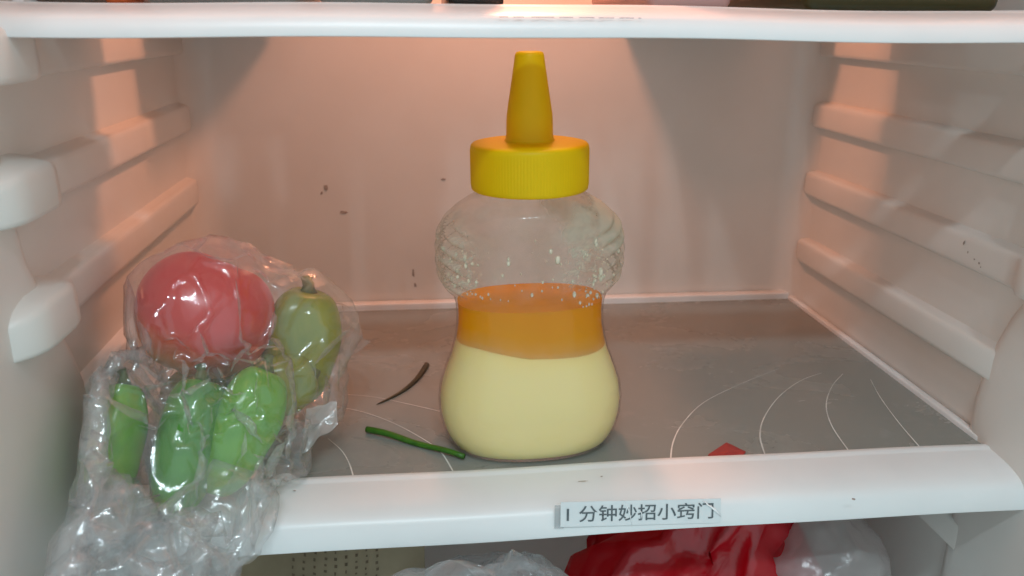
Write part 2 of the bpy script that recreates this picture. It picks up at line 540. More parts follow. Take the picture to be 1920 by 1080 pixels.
def loft(zs, shrink, ridges, top_cap, bot_cap, zfun=None):
    V = []
    for z in zs:
        a = smooth_interp(z) - shrink
        b = smooth_interp(z) * depth_ratio(z) - shrink
        nexp = 2.0 + 0.35 * (1 - np.clip((z - 0.115) / 0.015, 0, 1))
        x, y = section(z, a, b, TH_, nexp)
        zz = np.full_like(x, z)
        if ridges:
            m = np.clip((np.abs(np.cos(TH_)) - 0.60) / 0.20, 0, 1) * np.clip((z - 0.0845) / 0.006, 0, 1) * np.clip((0.1255 - z) / 0.006, 0, 1)
            ph = (z - 0.085) / 0.0066 + 1.6 * np.abs(np.sin(TH_)) * np.sign(-np.sin(TH_))
            d = (np.abs(np.sin(math.pi * ph)) ** 0.7 - 0.6) * 0.0042 * m
            L = np.sqrt((x / a) ** 2 + (y / b) ** 2)
            x = x + d * np.sign(x); y = y + d * 0.4 * np.sign(y) * np.abs(np.sin(TH_))
        if zfun is not None: zz = zfun(z, TH_)
        V += list(np.stack([BX + x, BY + y, zz], 1))
    F = []
    n = len(zs)
    for i in range(n - 1):
        for j in range(NT_):
            k = (j + 1) % NT_
            F.append((i * NT_ + j, i * NT_ + k, (i + 1) * NT_ + k, (i + 1) * NT_ + j))
    if bot_cap: F.append(tuple(reversed(range(NT_))))
    if top_cap: F.append(tuple(range((n - 1) * NT_, n * NT_)))
    return np.array(V), F

bottle = empty('honey_bottle', (BX, BY, 0), 'clear squeeze bottle of half crystallised honey with yellow pointed cap on the glass shelf', 'bottle')

# body: thin clear film of plastic, with residue haze and lightened ridge crests stored per vertex
t = NT('clear_bottle_plastic')
bmp = t.bump(t.noise(60, 3), 0.25, 0.0012)
g = t.n('ShaderNodeBsdfGlossy'); g.inputs['Roughness'].default_value = 0.09
t.l(bmp, g.inputs['Normal'])
tr = t.n('ShaderNodeBsdfTransparent'); tr.inputs[0].default_value = (0.965, 0.965, 0.955, 1)
clear = t.mix(t.schlick(0.028, bmp), tr.outputs[0], g.outputs[0])
df = t.n('ShaderNodeBsdfDiffuse'); df.inputs[0].default_value = (0.62, 0.62, 0.50, 1)
tl = t.n('ShaderNodeBsdfTranslucent'); tl.inputs[0].default_value = (0.62, 0.60, 0.48, 1)
hz = t.mix(0.4, df.outputs[0], tl.outputs[0])
at = t.n('ShaderNodeAttribute'); at.attribute_name = 'haze'
t.surf(t.mix(at.outputs['Fac'], clear, hz))
M['bottle'] = t.m
zs = np.concatenate([np.array([0.0005, 0.0012, 0.0025]), np.arange(0.004, 0.142, 0.0009)])
V, F = loft(zs, 0.0, True, False, True)
body = mesh_obj('bottle_body', V, F, M['bottle'], bottle)
hv = []
for p in V:
    q = Vector((p[0] - BX, p[1] - BY, p[2]))
    n1 = mnoise.fractal(q * 90, 1.0, 2.0, 4)
    n2 = mnoise.fractal(q * 420 + Vector((3, 1, 7)), 1.0, 2.0, 3)
    front = max(0.0, -q.y / 0.03)
    h = 0.004
    up = np.clip((q.z - 0.078) / 0.01, 0, 1)
    h += up * 0.16 * max(0, 0.4 + n1)
    d = math.hypot((q.x - 0.034) / 0.022, (q.z - 0.120) / 0.013)
    h += up * min(0.6, max(0, 1.25 - d) * (0.9 + 0.7 * n1))
    d = math.hypot((q.x - 0.022) / 0.016, (q.z - 0.103) / 0.02)
    h += up * front * max(0, 1 - d) * max(0, n2 * 1.3 + 0.15)
    d = math.hypot((q.x + 0.036) / 0.014, (q.z - 0.102) / 0.024)
    h += up * front * max(0, 1 - d) * max(0, n2 * 1.1 + 0.2)
    sd = np.clip((abs(q.x) - 0.026) / 0.012, 0, 1) * np.clip((0.1255 - q.z) / 0.006, 0, 1) * np.clip((q.z - 0.0845) / 0.006, 0, 1)
    w_ = math.atan2(q.y / DR, q.x)
    ph = (q.z - 0.085) / 0.0066 + 1.6 * abs(math.sin(w_)) * (1 if w_ < 0 else -1)
    h += sd * (0.05 + 0.42 * max(0, abs(math.sin(math.pi * ph)) - 0.55) * (0.6 + n1))  # ridge crests paled with extra haze to imitate their bright edges
    hv.append(float(np.clip(h + 0.045 * up, 0.002, 0.72)))
at = body.data.attributes.new('haze', 'FLOAT', 'POINT')
at.data.foreach_set('value', hv)

# filling
def zb(th):                               # wavy border between crystals and clear honey
    x = np.cos(th)
    return 0.0600 - 0.0050 * np.clip((x + 0.75) / 0.7, 0, 1) + 0.0006 * np.sin(3 * th + 1)
ZL = 0.0795
def loft_z(fracs, z0f, z1f, shrink):
    V = []
    for f in fracs:
        z = z0f(TH_) * (1 - f) + z1f(TH_) * f
        a = smooth_interp(z) - shrink
        b = smooth_interp(z) * depth_ratio(z) - shrink
        x, y = section(z, a, b, TH_, 2.35)
        V += list(np.stack([BX + x, BY + y, z], 1))
    F = []
    n = len(fracs)
    for i in range(n - 1):
        for j in range(NT_):
            k = (j + 1) % NT_
            F.append((i * NT_ + j, i * NT_ + k, (i + 1) * NT_ + k, (i + 1) * NT_ + j))
    F.append(tuple(reversed(range(NT_)))); F.append(tuple(range((n - 1) * NT_, n * NT_)))
    return V, F
t = NT('crystallised_honey')
ab = t.n('ShaderNodeAttribute'); ab.attribute_name = 'below'
ad = t.n('ShaderNodeMath', operation='MULTIPLY_ADD'); t.l(t.noise(120, 4), ad.inputs[0]); ad.inputs[1].default_value = 0.3; t.l(ab.outputs['Fac'], ad.inputs[2])
c = t.ramp(ad.outputs[0], [(0.08, (0.88, 0.68, 0.24)), (0.30, (0.88, 0.70, 0.29)), (0.60, (0.87, 0.71, 0.32)), (1.0, (0.86, 0.71, 0.34))])
b = t.bsdf(Base_Color=c, Roughness=0.32, Subsurface_Weight=0.7, Subsurface_Radius=(0.012, 0.010, 0.005), Subsurface_Scale=1.0)
t.surf(b.outputs[0])
M['cream'] = t.m
t = NT('clear_honey')
tr = t.n('ShaderNodeBsdfTransparent'); tr.inputs[0].default_value = (0.78, 0.40, 0.06, 1)
tl = t.n('ShaderNodeBsdfTranslucent'); tl.inputs[0].default_value = (0.90, 0.56, 0.07, 1)
ab = t.n('ShaderNodeAttribute'); ab.attribute_name = 'above'
adn = t.n('ShaderNodeMath', operation='MULTIPLY_ADD'); t.l(t.noise(160, 4), adn.inputs[0]); adn.inputs[1].default_value = 0.12; t.l(ab.outputs['Fac'], adn.inputs[2])
hc = t.ramp(adn.outputs[0], [(0.05, (0.88, 0.69, 0.27)), (0.20, (0.92, 0.62, 0.10)), (0.45, (0.95, 0.57, 0.012)), (1.0, (0.94, 0.51, 0.005))])
t.l(hc, tl.inputs[0])
pb = t.bsdf(Base_Color=hc, Roughness=0.25, Specular_IOR_Level=0.3)
mx1 = t.mix(0.55, pb.outputs[0], tl.outputs[0])
fac = t.ramp(t.noise(35, 4), [(0.3, (0.12, 0.12, 0.12)), (0.7, (0.22, 0.22, 0.22))])
t.surf(t.mix(fac, mx1, tr.outputs[0]))
M['honey'] = t.m
fr_ = [0, .004, .02, .05, .09, .14, .2, .27, .34, .42, .5, .58, .66, .74, .80, .84, .88, .91, .94, .96, .98, 1]
V, F = loft_z(fr_, lambda th: 0.0022 + 0 * th, lambda th: zb(th), 0.0011)
cr = mesh_obj('crystallised_honey', V, F, M['cream'], bottle, auto=60)
la = cr.data.attributes.new('below', 'FLOAT', 'POINT')
la.data.foreach_set('value', [float((zb(TH_[q % NT_]) - V[q][2]) / 0.012) for q in range(len(V))])
V, F = loft_z(np.linspace(0, 1, 14), lambda th: zb(th) + 0.00015, lambda th: ZL + 0 * th, 0.0011)
lq = mesh_obj('liquid_honey', V, F, M['honey'], bottle, auto=60)
la = lq.data.attributes.new('above', 'FLOAT', 'POINT')
la.data.foreach_set('value', [float((V[q][2] - zb(TH_[q % NT_])) / 0.025) for q in range(len(V))])

# droplets and crumbs of honey on the inside of the upper half (too many to count)
bmd = bmesh.new()
def surf_pt(th, z, off=0.0):
    a = smooth_interp(z) - off; b_ = smooth_interp(z) * depth_ratio(z) - off
    x, y = section(z, a, b_, np.array([th]), 2.35 if z < 0.115 else 2.1)
    return np.array([BX + x[0], BY + y[0], z])
for k in range(150):
    if k < 60:
        th = random.gauss(-0.85, 0.28); z = random.uniform(0.080, 0.118)
    elif k < 95:
        th = random.gauss(-2.5, 0.22); z = random.uniform(0.087, 0.112)
    else:
        th = random.uniform(-2.4, -0.7); z = random.uniform(0.086, 0.112)
    r = random.choice([0.0003, 0.0004, 0.0004, 0.0005, 0.0007, 0.0009])
    if k in (1, 7, 12): r = 0.0013
    p = surf_pt(th, z, 0.0004)
    ret = bmesh.ops.create_icosphere(bmd, subdivisions=2, radius=r)
    st_ = random.uniform(1.0, 2.0)
    for v in ret['verts']:
        v.co = Vector((v.co.x * random.uniform(.85, 1.15), v.co.y * 0.6, v.co.z * st_)) + Vector(p)
M['drop'] = plastic('honey_crumb', (0.60, 0.50, 0.36), (0.72, 0.64, 0.50), 0.15, 200)
dr = bm_obj('droplets', bmd, M['drop'], bottle, smooth=True)
dr['kind'] = 'stuff'

# cap and nozzle
t = NT('yellow_cap_plastic')
c = t.ramp(t.noise(40, 3), [(0.3, (0.78, 0.58, 0.001)), (0.7, (0.84, 0.63, 0.002))])
b = t.bsdf(Base_Color=c, Roughness=0.42, Specular_IOR_Level=0.25)
tl = t.n('ShaderNodeBsdfTranslucent'); tl.inputs[0].default_value = (0.95, 0.62, 0.002, 1)
t.surf(t.mix(0.30, b.outputs[0], tl.outputs[0]))
M['cap'] = t.m
def lathe(profile, seg, knurl=None):
    V, F = [], []
    for (r, z) in profile:
        for k in range(seg):
            a = 2 * math.pi * k / seg
            rr = 0.955 * r + (knurl(z, k) if knurl else 0)
            V.append((BX + rr * math.cos(a), BY + rr * math.sin(a), z))
    n = len(profile)
    for i in range(n - 1):
        for k in range(seg):
            k2 = (k + 1) % seg
            F.append((i * seg + k, i * seg + k2, (i + 1) * seg + k2, (i + 1) * seg + k))
    F.append(tuple(reversed(range(seg)))); F.append(tuple(range((n - 1) * seg, n * seg)))
    return V, F
SEG = 360
kn = lambda z, k: (0.00022 * (1 if k % 3 == 0 else -0.3)) if 0.1352 < z < 0.1555 else 0.0
CZ0, CZ1 = 0.1362, 0.1575                # lower and upper edge of the cap
kn = lambda z, k: (0.00016 * (1 if k % 3 == 0 else -0.3)) if CZ0 + 0.0025 < z < CZ1 - 0.002 else 0.0
capp = [(0.0275, CZ0), (0.0293, CZ0), (0.0299, CZ0 + .0005), (0.0301, CZ0 + .002), (0.0301, CZ0 + .0027), (0.0301, CZ0 + .008), (0.0301, CZ0 + .014), (0.0301, CZ1 - .0022), (0.0301, CZ1 - .0012), (0.0298, CZ1), (0.0290, CZ1 + .0008), (0.0270, CZ1 + .0012), (0.019, CZ1 + .0017), (0.0140, CZ1 + .002)]
V, F = lathe(capp, SEG, kn)
cap = mesh_obj('cap', V, F, M['cap'], bottle, auto=50)
noz = [(0.0132, 0.1592), (0.0122, 0.1602), (0.0118, 0.1625), (0.01165, 0.1690), (0.01145, 0.1720), (0.0108, 0.1760), (0.0092, 0.1860), (0.0077, 0.1955), (0.0072, 0.1990), (0.0066, 0.2003), (0.0050, 0.2008)]
V, F = lathe(noz, 96)
mesh_obj('nozzle', V, F, M['cap'], bottle, auto=50)

bottle.rotation_euler = (0, TILT, 0)
bottle.location.z = 0.0008

# ------------------------------------------------------------------ chive scraps on the glass
M['chive'] = plastic('fresh_chive', (0.030, 0.115, 0.006), (0.055, 0.18, 0.012), 0.4, 150)
M['dry'] = plastic('dry_chive', (0.035, 0.030, 0.014), (0.065, 0.055, 0.028), 0.6, 150)
a, b = on(688, 805, 2, .0022), on(870, 857, 2, .0022)
pts = [a * (1 - f) + b * f + np.array([0, 0, 0.0006 * math.sin(f * 9)]) + np.array([0.0006, 0.0008, 0]) * math.sin(f * 3.1) for f in np.linspace(0, 1, 16)]
V, F = tube(pts, [0.0018 - 0.0004 * f for f in np.linspace(0, 1, 16)], 12)
o = mesh_obj('chive_piece', V, F, M['chive'])
tag(o, 'straight fresh green chive scrap on the glass touching the bottle base', 'chive')
a, b = on(800, 684, 2, .0016), on(706, 758, 2, .0008)
pts = [a * (1 - f) + b * f + np.array([0.004, -0.004, 0]) * math.sin(f * 3.1) for f in np.linspace(0, 1, 16)]
V, F = tube(pts, [0.0016 * (1 - f) ** 0.7 + 0.00025 for f in np.linspace(0, 1, 16)], 10)
o = mesh_obj('chive_piece', V, F, M['dry'])
tag(o, 'thin dark dried curved chive scrap lying on the glass', 'chive')

# red piece added on the glass by the rim, standing in for a red patch
P = [on(x, y, 2, 0.001) for x, y in ((1328, 852), (1362, 833), (1398, 848), (1386, 862), (1340, 866))]
V = [p + np.array([0, 0, dz]) for p, dz in zip(P, (0.0, 0.0012, 0.0005, 0.0, 0.0))] + [sum(P) / 5 + np.array([0.001, 0, 0.0022])]
V += [v - np.array([0, 0, 0.0009]) for v in V]
F = [(k, (k + 1) % 5, 5) for k in range(5)] + [((k + 1) % 5 + 6, k + 6, 11) for k in range(5)] + [(k + 6, (k + 1) % 5 + 6, (k + 1) % 5, k) for k in range(5)]
M['red_scrap'] = plastic('red_scrap_film', (0.30, 0.03, 0.028), (0.38, 0.045, 0.04), 0.5, 200)
tag(mesh_obj('plastic_scrap', V, F, M['red_scrap'], smooth=False), 'small crumpled red scrap of plastic on the glass behind the rim', 'scrap')

# ------------------------------------------------------------------ fruit and peppers inside the bag
def apple_mesh(c, r):
    bm = bmesh.new()
    bmesh.ops.create_uvsphere(bm, u_segments=64, v_segments=40, radius=1)
    for v in bm.verts:
        p = v.co.normalized()
        th = math.acos(max(-1, min(1, p.z)))
        rad = 1 - 0.16 * math.exp(-(th / 0.42) ** 2) - 0.10 * math.exp(-((math.pi - th) / 0.35) ** 2)
        rad *= 1 + 0.02 * math.cos(5 * math.atan2(p.y, p.x)) * (1 if p.z < 0 else 0.5) + 0.03 * mnoise.noise(p * 1.3)
        taper = 1 - 0.07 * (1 - p.z) * 0.5
        v.co = Vector((p.x * taper, p.y * taper, p.z * 0.92)) * rad * r
    bm.transform(Matrix.Rotation(R(25), 4, 'Y') @ Matrix.Rotation(R(-20), 4, 'X'))
    bm.transform(Matrix.Translation(Vector(c)))
    return bm
def apple_mat(c):
    t = NT('red_apple_skin')
    tc = t.n('ShaderNodeTexCoord'); sp = t.n('ShaderNodeSeparateXYZ'); t.l(tc.outputs['Object'], sp.inputs[0])
    lean = t.n('ShaderNodeMath', operation='MULTIPLY_ADD'); t.l(sp.outputs[0], lean.inputs[0]); lean.inputs[1].default_value = 0.55; t.l(sp.outputs[2], lean.inputs[2])
    mr = t.n('ShaderNodeMapRange'); t.l(lean.outputs[0], mr.inputs[0])
    mr.inputs[1].default_value = -0.034; mr.inputs[2].default_value = 0.014
    nz = t.noise(45, 5, 0.6, 0.5)
    ad = t.n('ShaderNodeMath', operation='MULTIPLY_ADD'); t.l(nz, ad.inputs[0]); ad.inputs[1].default_value = 0.5; t.l(mr.outputs[0], ad.inputs[2])
    c = t.ramp(ad.outputs[0], [(0.30, (0.72, 0.42, 0.06)), (0.55, (0.72, 0.20, 0.03)), (0.85, (0.66, 0.045, 0.02)), (1.0, (0.60, 0.026, 0.02))])
    b = t.bsdf(Base_Color=c, Roughness=0.3)
    t.surf(b.outputs[0])
    return t.m
AC, AR = dep(385, 590, 0.415), 0.0348
ap = empty('apple', tuple(AC - np.array([0, 0, AR])), 'round red apple with a yellow underside inside the clear bag', 'apple')
o = bm_obj('apple_skin', apple_mesh((0, 0, 0), AR), apple_mat(AC), None, smooth=True)
o.parent = ap; o.location = (0, 0, AR)
def pepper(center, axis, hl, r, mat, label, lobes=3, group=None):
    """blunt green pepper: lobed body along an axis, stem and calyx at its end"""
    root = empty('green_pepper', tuple(center), label, 'pepper', group)
    ax = Vector(axis).normalized()
    rot = ax.to_track_quat('Z', 'Y').to_matrix().to_4x4()
    bm = bmesh.new()
    bmesh.ops.create_uvsphere(bm, u_segments=48, v_segments=32, radius=1)
    for v in bm.verts:
        p = v.co.normalized()
        w = math.atan2(p.y, p.x)
        s = abs(p.z)
        rr = (1 - s ** 3.2) ** 0.5 if s < 1 else 0
        rr *= 1 + 0.09 * math.cos(lobes * w + 0.6) + 0.05 * mnoise.noise(Vector((math.cos(w), math.sin(w), p.z * 1.5)) * 1.4)
        rr *= 1 - 0.18 * max(0, -p.z)
        dz = -0.12 * math.exp(-((p.x ** 2 + p.y ** 2) / 0.12)) if p.z > 0 else 0.08 * math.exp(-((p.x ** 2 + p.y ** 2) / 0.1))
        v.co = Vector((math.cos(w) * rr * r, math.sin(w) * rr * r, (p.z + dz) * hl))
    bm.transform(rot)
    o = bm_obj('pepper_body', bm, mat, None, smooth=True); o.parent = root
    pts = [rot @ Vector((0, 0, hl * 0.84)), rot @ Vector((0.001, 0, hl * 1.0)), rot @ Vector((0.001, 0.001, hl * 1.05)), rot @ Vector((0.002, 0.001, hl * 1.10))]
    V, F = tube(pts, [r * 0.34, r * 0.17, r * 0.14, r * 0.18], 10)
    o = mesh_obj('stem', V, F, M['pstem']); o.parent = root
    return root
def pepper_mat(name, a, b):
    t = NT(name)
    c = t.ramp(t.noise(38, 4, 0.6, 0.8), [(0.3, a), (0.7, b)])
    s = t.bsdf(Base_Color=c, Roughness=0.22, Subsurface_Weight=0.15, Subsurface_Radius=(0.003, 0.006, 0.001), Subsurface_Scale=0.5)
    t.surf(s.outputs[0])
    return t.m
M['pstem'] = plastic('pepper_stem', (0.06, 0.09, 0.015), (0.11, 0.15, 0.03), 0.5, 200)
M['pgreen'] = pepper_mat('bright_green_skin', (0.085, 0.30, 0.012), (0.17, 0.42, 0.022))
M['pdeep'] = pepper_mat('mid_green_skin', (0.045, 0.21, 0.018), (0.10, 0.32, 0.03))
M['polive'] = pepper_mat('olive_green_skin', (0.16, 0.20, 0.008), (0.30, 0.29, 0.012))
PEPS = [
    (dep(214, 836, 0.366), (0.10, 0.45, 0.75), 0.0300, 0.0116, 'pgreen', 'slim bright green pepper standing in the bag against the ribbed wall', 3),
    (dep(350, 835, 0.376), (0.16, 0.42, 0.70), 0.0330, 0.0150, 'pdeep', 'long mid green pepper in the bag above the shelf rim', 3),
    (dep(448, 806, 0.388), (0.34, 0.40, 0.66), 0.0330, 0.0155, 'pgreen', 'long bright green pepper in the bag leaning towards the bottle', 3),
    (dep(562, 650, 0.440), (0.18, 0.10, 0.90), 0.0340, 0.0190, 'polive', 'upright olive green pepper in the bag beside the apple', 3),
    (dep(515, 725, 0.425), (0.80, 0.25, 0.20), 0.0230, 0.0150, 'polive', 'small yellowish pepper lying at the foot of the upright olive pepper', 3),
    (np.array([-0.183, 0.062, 0.0215]), (0.85, 0.4, 0.1), 0.0310, 0.0195, 'polive', 'olive pepper lying on the glass under the apple', 3),
]
for c, ax, hl, r, mk, lab, lb in PEPS:
    pepper(c, ax, hl, r, M[mk], lab, lb)
# wilted sprig in the loose mouth of the bag
sp = empty('wilted_sprig', tuple(dep(205, 965, 0.352)), 'dark wilted green sprig caught in the loose mouth of the bag', 'sprig')
M['sprig'] = plastic('wilted_green', (0.025, 0.035, 0.014), (0.06, 0.09, 0.03), 0.6, 200)
for (pa, pm, pb, w) in (((160, 978), (205, 958), (262, 944), .0016), ((152, 962), (185, 965), (215, 952), .0010), ((172, 990), (200, 972), (240, 962), .0011), ((205, 968), (250, 940), (300, 928), .0009)):
    pts = [dep(*pa, 0.351), dep(*pm, 0.352), dep(*pb, 0.355)]
    V, F = tube(pts, [w * .4, w, w * .5], 8)
    mesh_obj('stalk', V, F, M['sprig'], sp)

# ------------------------------------------------------------------ plastic bags: a film that is shrunk on to what it holds
def ico(sub):
    bm = bmesh.new()
    bmesh.ops.create_icosphere(bm, subdivisions=sub, radius=1)
    V = np.array([v.co[:] for v in bm.verts]); F = np.array([[v.index for v in f.verts] for f in bm.faces])
    E = np.array([[e.verts[0].index, e.verts[1].index] for e in bm.edges])
    bm.free()
    return V, F, E
ICO = {}
FIB = np.array([[math.cos(2.39996 * k) * math.sqrt(1 - (1 - 2 * (k + .5) / 60) ** 2), math.sin(2.39996 * k) * math.sqrt(1 - (1 - 2 * (k + .5) / 60) ** 2), 1 - 2 * (k + .5) / 60] for k in range(60)])
def edges_of(F):
    e = np.sort(np.concatenate([F[:, [0, 1]], F[:, [1, 2]], F[:, [2, 0]]]), axis=1)
    return np.unique(e, axis=0)

def split(x, F):
    """each triangle into four"""
    E = edges_of(F)
    nv = len(x)
    key = {(a, b): nv + k for k, (a, b) in enumerate(E.tolist())}
    mid = 0.5 * (x[E[:, 0]] + x[E[:, 1]])
    G = []
    for a, b, c in F.tolist():
        ab = key[(a, b) if a < b else (b, a)]; bc = key[(b, c) if b < c else (c, b)]; ca = key[(c, a) if c < a else (a, c)]
        G += [(a, ab, ca), (ab, b, bc), (ca, bc, c), (ab, bc, ca)]
    return np.concatenate([x, mid]), np.array(G)

def settle(x, F, L, steps, spheres, boxes, planes, press, grav, iters, bend, seed, jitter=0.0006):
    """let an unstretchable film sink on to what it may not enter; the surplus buckles into folds"""
    rg = np.random.default_rng(seed)
    E = edges_of(F)
    i, j = E[:, 0], E[:, 1]
    nv = len(x)
    deg = np.bincount(np.concatenate([i, j]), minlength=nv).astype(float)
    x = x + rg.standard_normal(x.shape) * jitter
    xp = x.copy()
    vmax = 0.0016
    for it in range(steps):
        a, b, c = x[F[:, 0]], x[F[:, 1]], x[F[:, 2]]
        fn = np.cross(b - a, c - a)
        nrm = np.stack([sum(np.bincount(F[:, q], fn[:, k], nv) for q in range(3)) for k in range(3)], 1)
        nrm /= np.linalg.norm(nrm, axis=1, keepdims=True) + 1e-12
        v = (x - xp) * 0.92
        v *= np.minimum(1, vmax / (np.linalg.norm(v, axis=1, keepdims=True) + 1e-9))
        xp = x.copy()
        x = x + v - nrm * press
        x[:, 2] -= grav
        for _ in range(iters):
            dlt = x[j] - x[i]
            ln = np.linalg.norm(dlt, axis=1) + 1e-12
            corr = dlt * (0.5 * (ln - L) / ln)[:, None]
            acc = np.stack([np.bincount(i, corr[:, k], nv) - np.bincount(j, corr[:, k], nv) for k in range(3)], 1)
            x = x + acc / (deg[:, None] * 0.34)
        if bend:
            s_ = np.stack([np.bincount(i, x[j][:, k], nv) + np.bincount(j, x[i][:, k], nv) for k in range(3)], 1) / deg[:, None]
            x = (1 - bend) * x + bend * s_
        hit = np.zeros(nv, bool)
        for c, r in spheres:
            dd = x - c
            ll = np.linalg.norm(dd, axis=1)
            m_ = ll < r
            if m_.any():
                x[m_] = c + dd[m_] / ll[m_][:, None] * r
                hit |= m_
        for lo, hi, axes in boxes:
            m_ = ((x > np.array(lo)) & (x < np.array(hi))).all(1)
            if m_.any():
                opts = [(x[m_][:, ax_] - lo[ax_]) if sd_ < 0 else (hi[ax_] - x[m_][:, ax_]) for ax_, sd_ in axes]
                best = np.argmin(np.stack(opts, 1), 1)
                idx = np.nonzero(m_)[0]
                for q, (ax_, sd_) in enumerate(axes):
                    ii = idx[best == q]
                    x[ii, ax_] = lo[ax_] if sd_ < 0 else hi[ax_]
                hit |= m_
        for ax_, sgn, val in planes:
            m_ = (x[:, ax_] < val) if sgn > 0 else (x[:, ax_] > val)
            x[m_, ax_] = val
            hit |= m_
        xp[hit] = xp[hit] * 0.4 + x[hit] * 0.6
    return x

def film(sub, c0, balls, inflate, steps, spheres, boxes, planes, slack=1.0, press=3.0e-5, grav=1.5e-5, seed=1, thick=0.0008, smooth0=8, iters=8, bend=0.012, steps2=50, bend2=0.03, hull=0.0):
    """balls: (centre, radius) union that gives the first, puffed-up shape; spheres, boxes, planes: what the film may not enter"""
    if sub not in ICO: ICO[sub] = ico(sub)
    D, F, E = ICO[sub]
    nv = len(D)
    c0 = np.array(c0, float)
    rad = np.full(nv, 0.012)
    for c, r in balls:
        d = np.array(c) - c0
        b = D @ d
        disc = b * b - (d @ d) + (r + inflate) ** 2
        rad = np.maximum(rad, np.where(disc > 0, b + np.sqrt(np.maximum(disc, 0)), 0))
    if hull:
        hb = bmesh.new()
        for c, r in balls:
            for u in FIB: hb.verts.new(Vector(np.array(c) + u * (r + inflate * 0.5)))
        bmesh.ops.convex_hull(hb, input=list(hb.verts))
        hb.normal_update()
        N = np.array([f.normal[:] for f in hb.faces]); P0 = np.array([f.verts[0].co[:] for f in hb.faces])
        hb.free()
        num = ((P0 - c0) * N).sum(1); N = N * np.sign(num)[:, None]; num = np.abs(num)
        rh = np.full(nv, 9.0)
        for nf, q in zip(N, num):
            dn = D @ nf
            rh = np.where(dn > 1e-6, np.minimum(rh, q / np.maximum(dn, 1e-6)), rh)
        rad = (1 - hull) * rad + hull * np.maximum(rh, rad * 0.9)
    i, j = E[:, 0], E[:, 1]
    deg = np.bincount(np.concatenate([i, j]), minlength=nv).astype(float)
    for _ in range(smooth0):
        rad = 0.5 * rad + 0.5 * (np.bincount(i, rad[j], nv) + np.bincount(j, rad[i], nv)) / deg
    x = c0 + D * rad[:, None]
    Ee = edges_of(F)
    L = np.linalg.norm(x[Ee[:, 0]] - x[Ee[:, 1]], axis=1) * slack
    S = [(np.array(c), r + thick) for c, r in spheres]
    rest = x * slack                       # flat pattern, refined along with the film
    x = settle(x, F, L, steps, S, boxes, planes, press, grav, iters, bend, seed)
    x, F2 = split(x, F)
    rest, _ = split(rest, F)
    E2 = edges_of(F2)
    L2 = np.linalg.norm(rest[E2[:, 0]] - rest[E2[:, 1]], axis=1)
    x = settle(x, F2, L2, steps2, S, boxes, planes, press * 0.6, grav * 0.6, iters, bend2, seed + 1, 0.0002)
    return x, F2

def film_mat(name, colr, milk, edge, rough, trans_col=(0.97, 0.975, 0.98), bump=0.5, bscale=130, f0=0.07):
    t = NT(name)
    lw = t.n('ShaderNodeLayerWeight'); lw.inputs['Blend'].default_value = 0.35
    bm_ = t.bump(t.noise(bscale, 4, 0.6, 1.2), bump, 0.0015)
    g = t.n('ShaderNodeBsdfGlossy'); g.inputs['Roughness'].default_value = rough
    t.l(bm_, g.inputs['Normal'])
    tr = t.n('ShaderNodeBsdfTransparent'); tr.inputs[0].default_value = (*trans_col, 1)
    d = t.n('ShaderNodeBsdfDiffuse'); d.inputs[0].default_value = (*colr, 1)
    tl = t.n('ShaderNodeBsdfTranslucent'); tl.inputs[0].default_value = (*colr, 1)
    dm = t.mix(0.58, d.outputs[0], tl.outputs[0])
    mr = t.n('ShaderNodeMapRange'); t.l(lw.outputs['Facing'], mr.inputs[0])
    mr.inputs[3].default_value = milk; mr.inputs[4].default_value = edge
    body = t.mix(mr.outputs[0], tr.outputs[0], dm)
    t.surf(t.mix(t.schlick(f0, bm_, 0.40), body, g.outputs[0]))
    return t.m
M['film'] = film_mat('clear_bag_film', (0.97, 0.985, 0.99), 0.10, 0.30, 0.09, (0.996, 0.997, 0.998), f0=0.085, bump=0.2)
M['film_low'] = film_mat('clear_wrap_film', (0.80, 0.82, 0.83), 0.10, 0.45, 0.12)
M['film_white'] = film_mat('white_bag_film', (0.80, 0.81, 0.80), 0.45, 0.7, 0.2)
M['film_red'] = film_mat('red_bag_film', (0.78, 0.012, 0.03), 0.88, 0.97, 0.2, (0.9, 0.1, 0.1), 0.5, 70)

def pep_spheres(c, ax, hl, r):
    a = np.array(ax, float); a /= np.linalg.norm(a)
    n = max(2, int(hl / r * 3))
    return [(np.array(c) + a * s * max(hl - r, 0.001), r * 1.06) for s in np.linspace(-1, 1, n)]
CON = [(AC, AR * 0.98)]
for c, ax, hl, r, mk, lab, lb in PEPS:
    CON += pep_spheres(c, ax, hl, r)
    CON.append((np.array(c) + np.array(ax) / np.linalg.norm(ax) * hl * 1.10, 0.0050))
# pockets of air that keep the loose mouth of the bag from lying flat
POCK = [(dep(130, 940, 0.352), 0.012), (dep(60, 1000, 0.335), 0.014), (dep(260, 1010, 0.350), 0.010), (dep(150, 1075, 0.328), 0.012), (dep(400, 975, 0.362), 0.009), (dep(470, 930, 0.372), 0.006), (dep(105, 830, 0.350), 0.012), (dep(270, 1090, 0.332), 0.009), (dep(10, 1085, 0.315), 0.012), (dep(120, 760, 0.370), 0.008), (dep(605, 730, 0.430), 0.008), (dep(545, 830, 0.410), 0.008)]
POCK += [(dep(205, 965, 0.352), 0.004)]
rimbox = ((-0.3, -0.0375, -0.0172), (0.3, 0.0, 0.0030), ((1, -1), (2, 1)))
shelfbox = ((-0.3, -0.001, -0.05), (0.3, 0.3, 0.0012), ((2, 1),))
PUFF = [(dep(80, 960, 0.332), 0.026), (dep(240, 1040, 0.338), 0.022), (dep(430, 950, 0.366), 0.014), (dep(85, 830, 0.342), 0.022), (dep(330, 1030, 0.342), 0.016), (dep(20, 1060, 0.315), 0.022)]
MOUTH = [POCK[k] for k in (0, 1, 2, 3, 4, 7, 8)] + [(dep(330, 1000, 0.352), 0.006)]
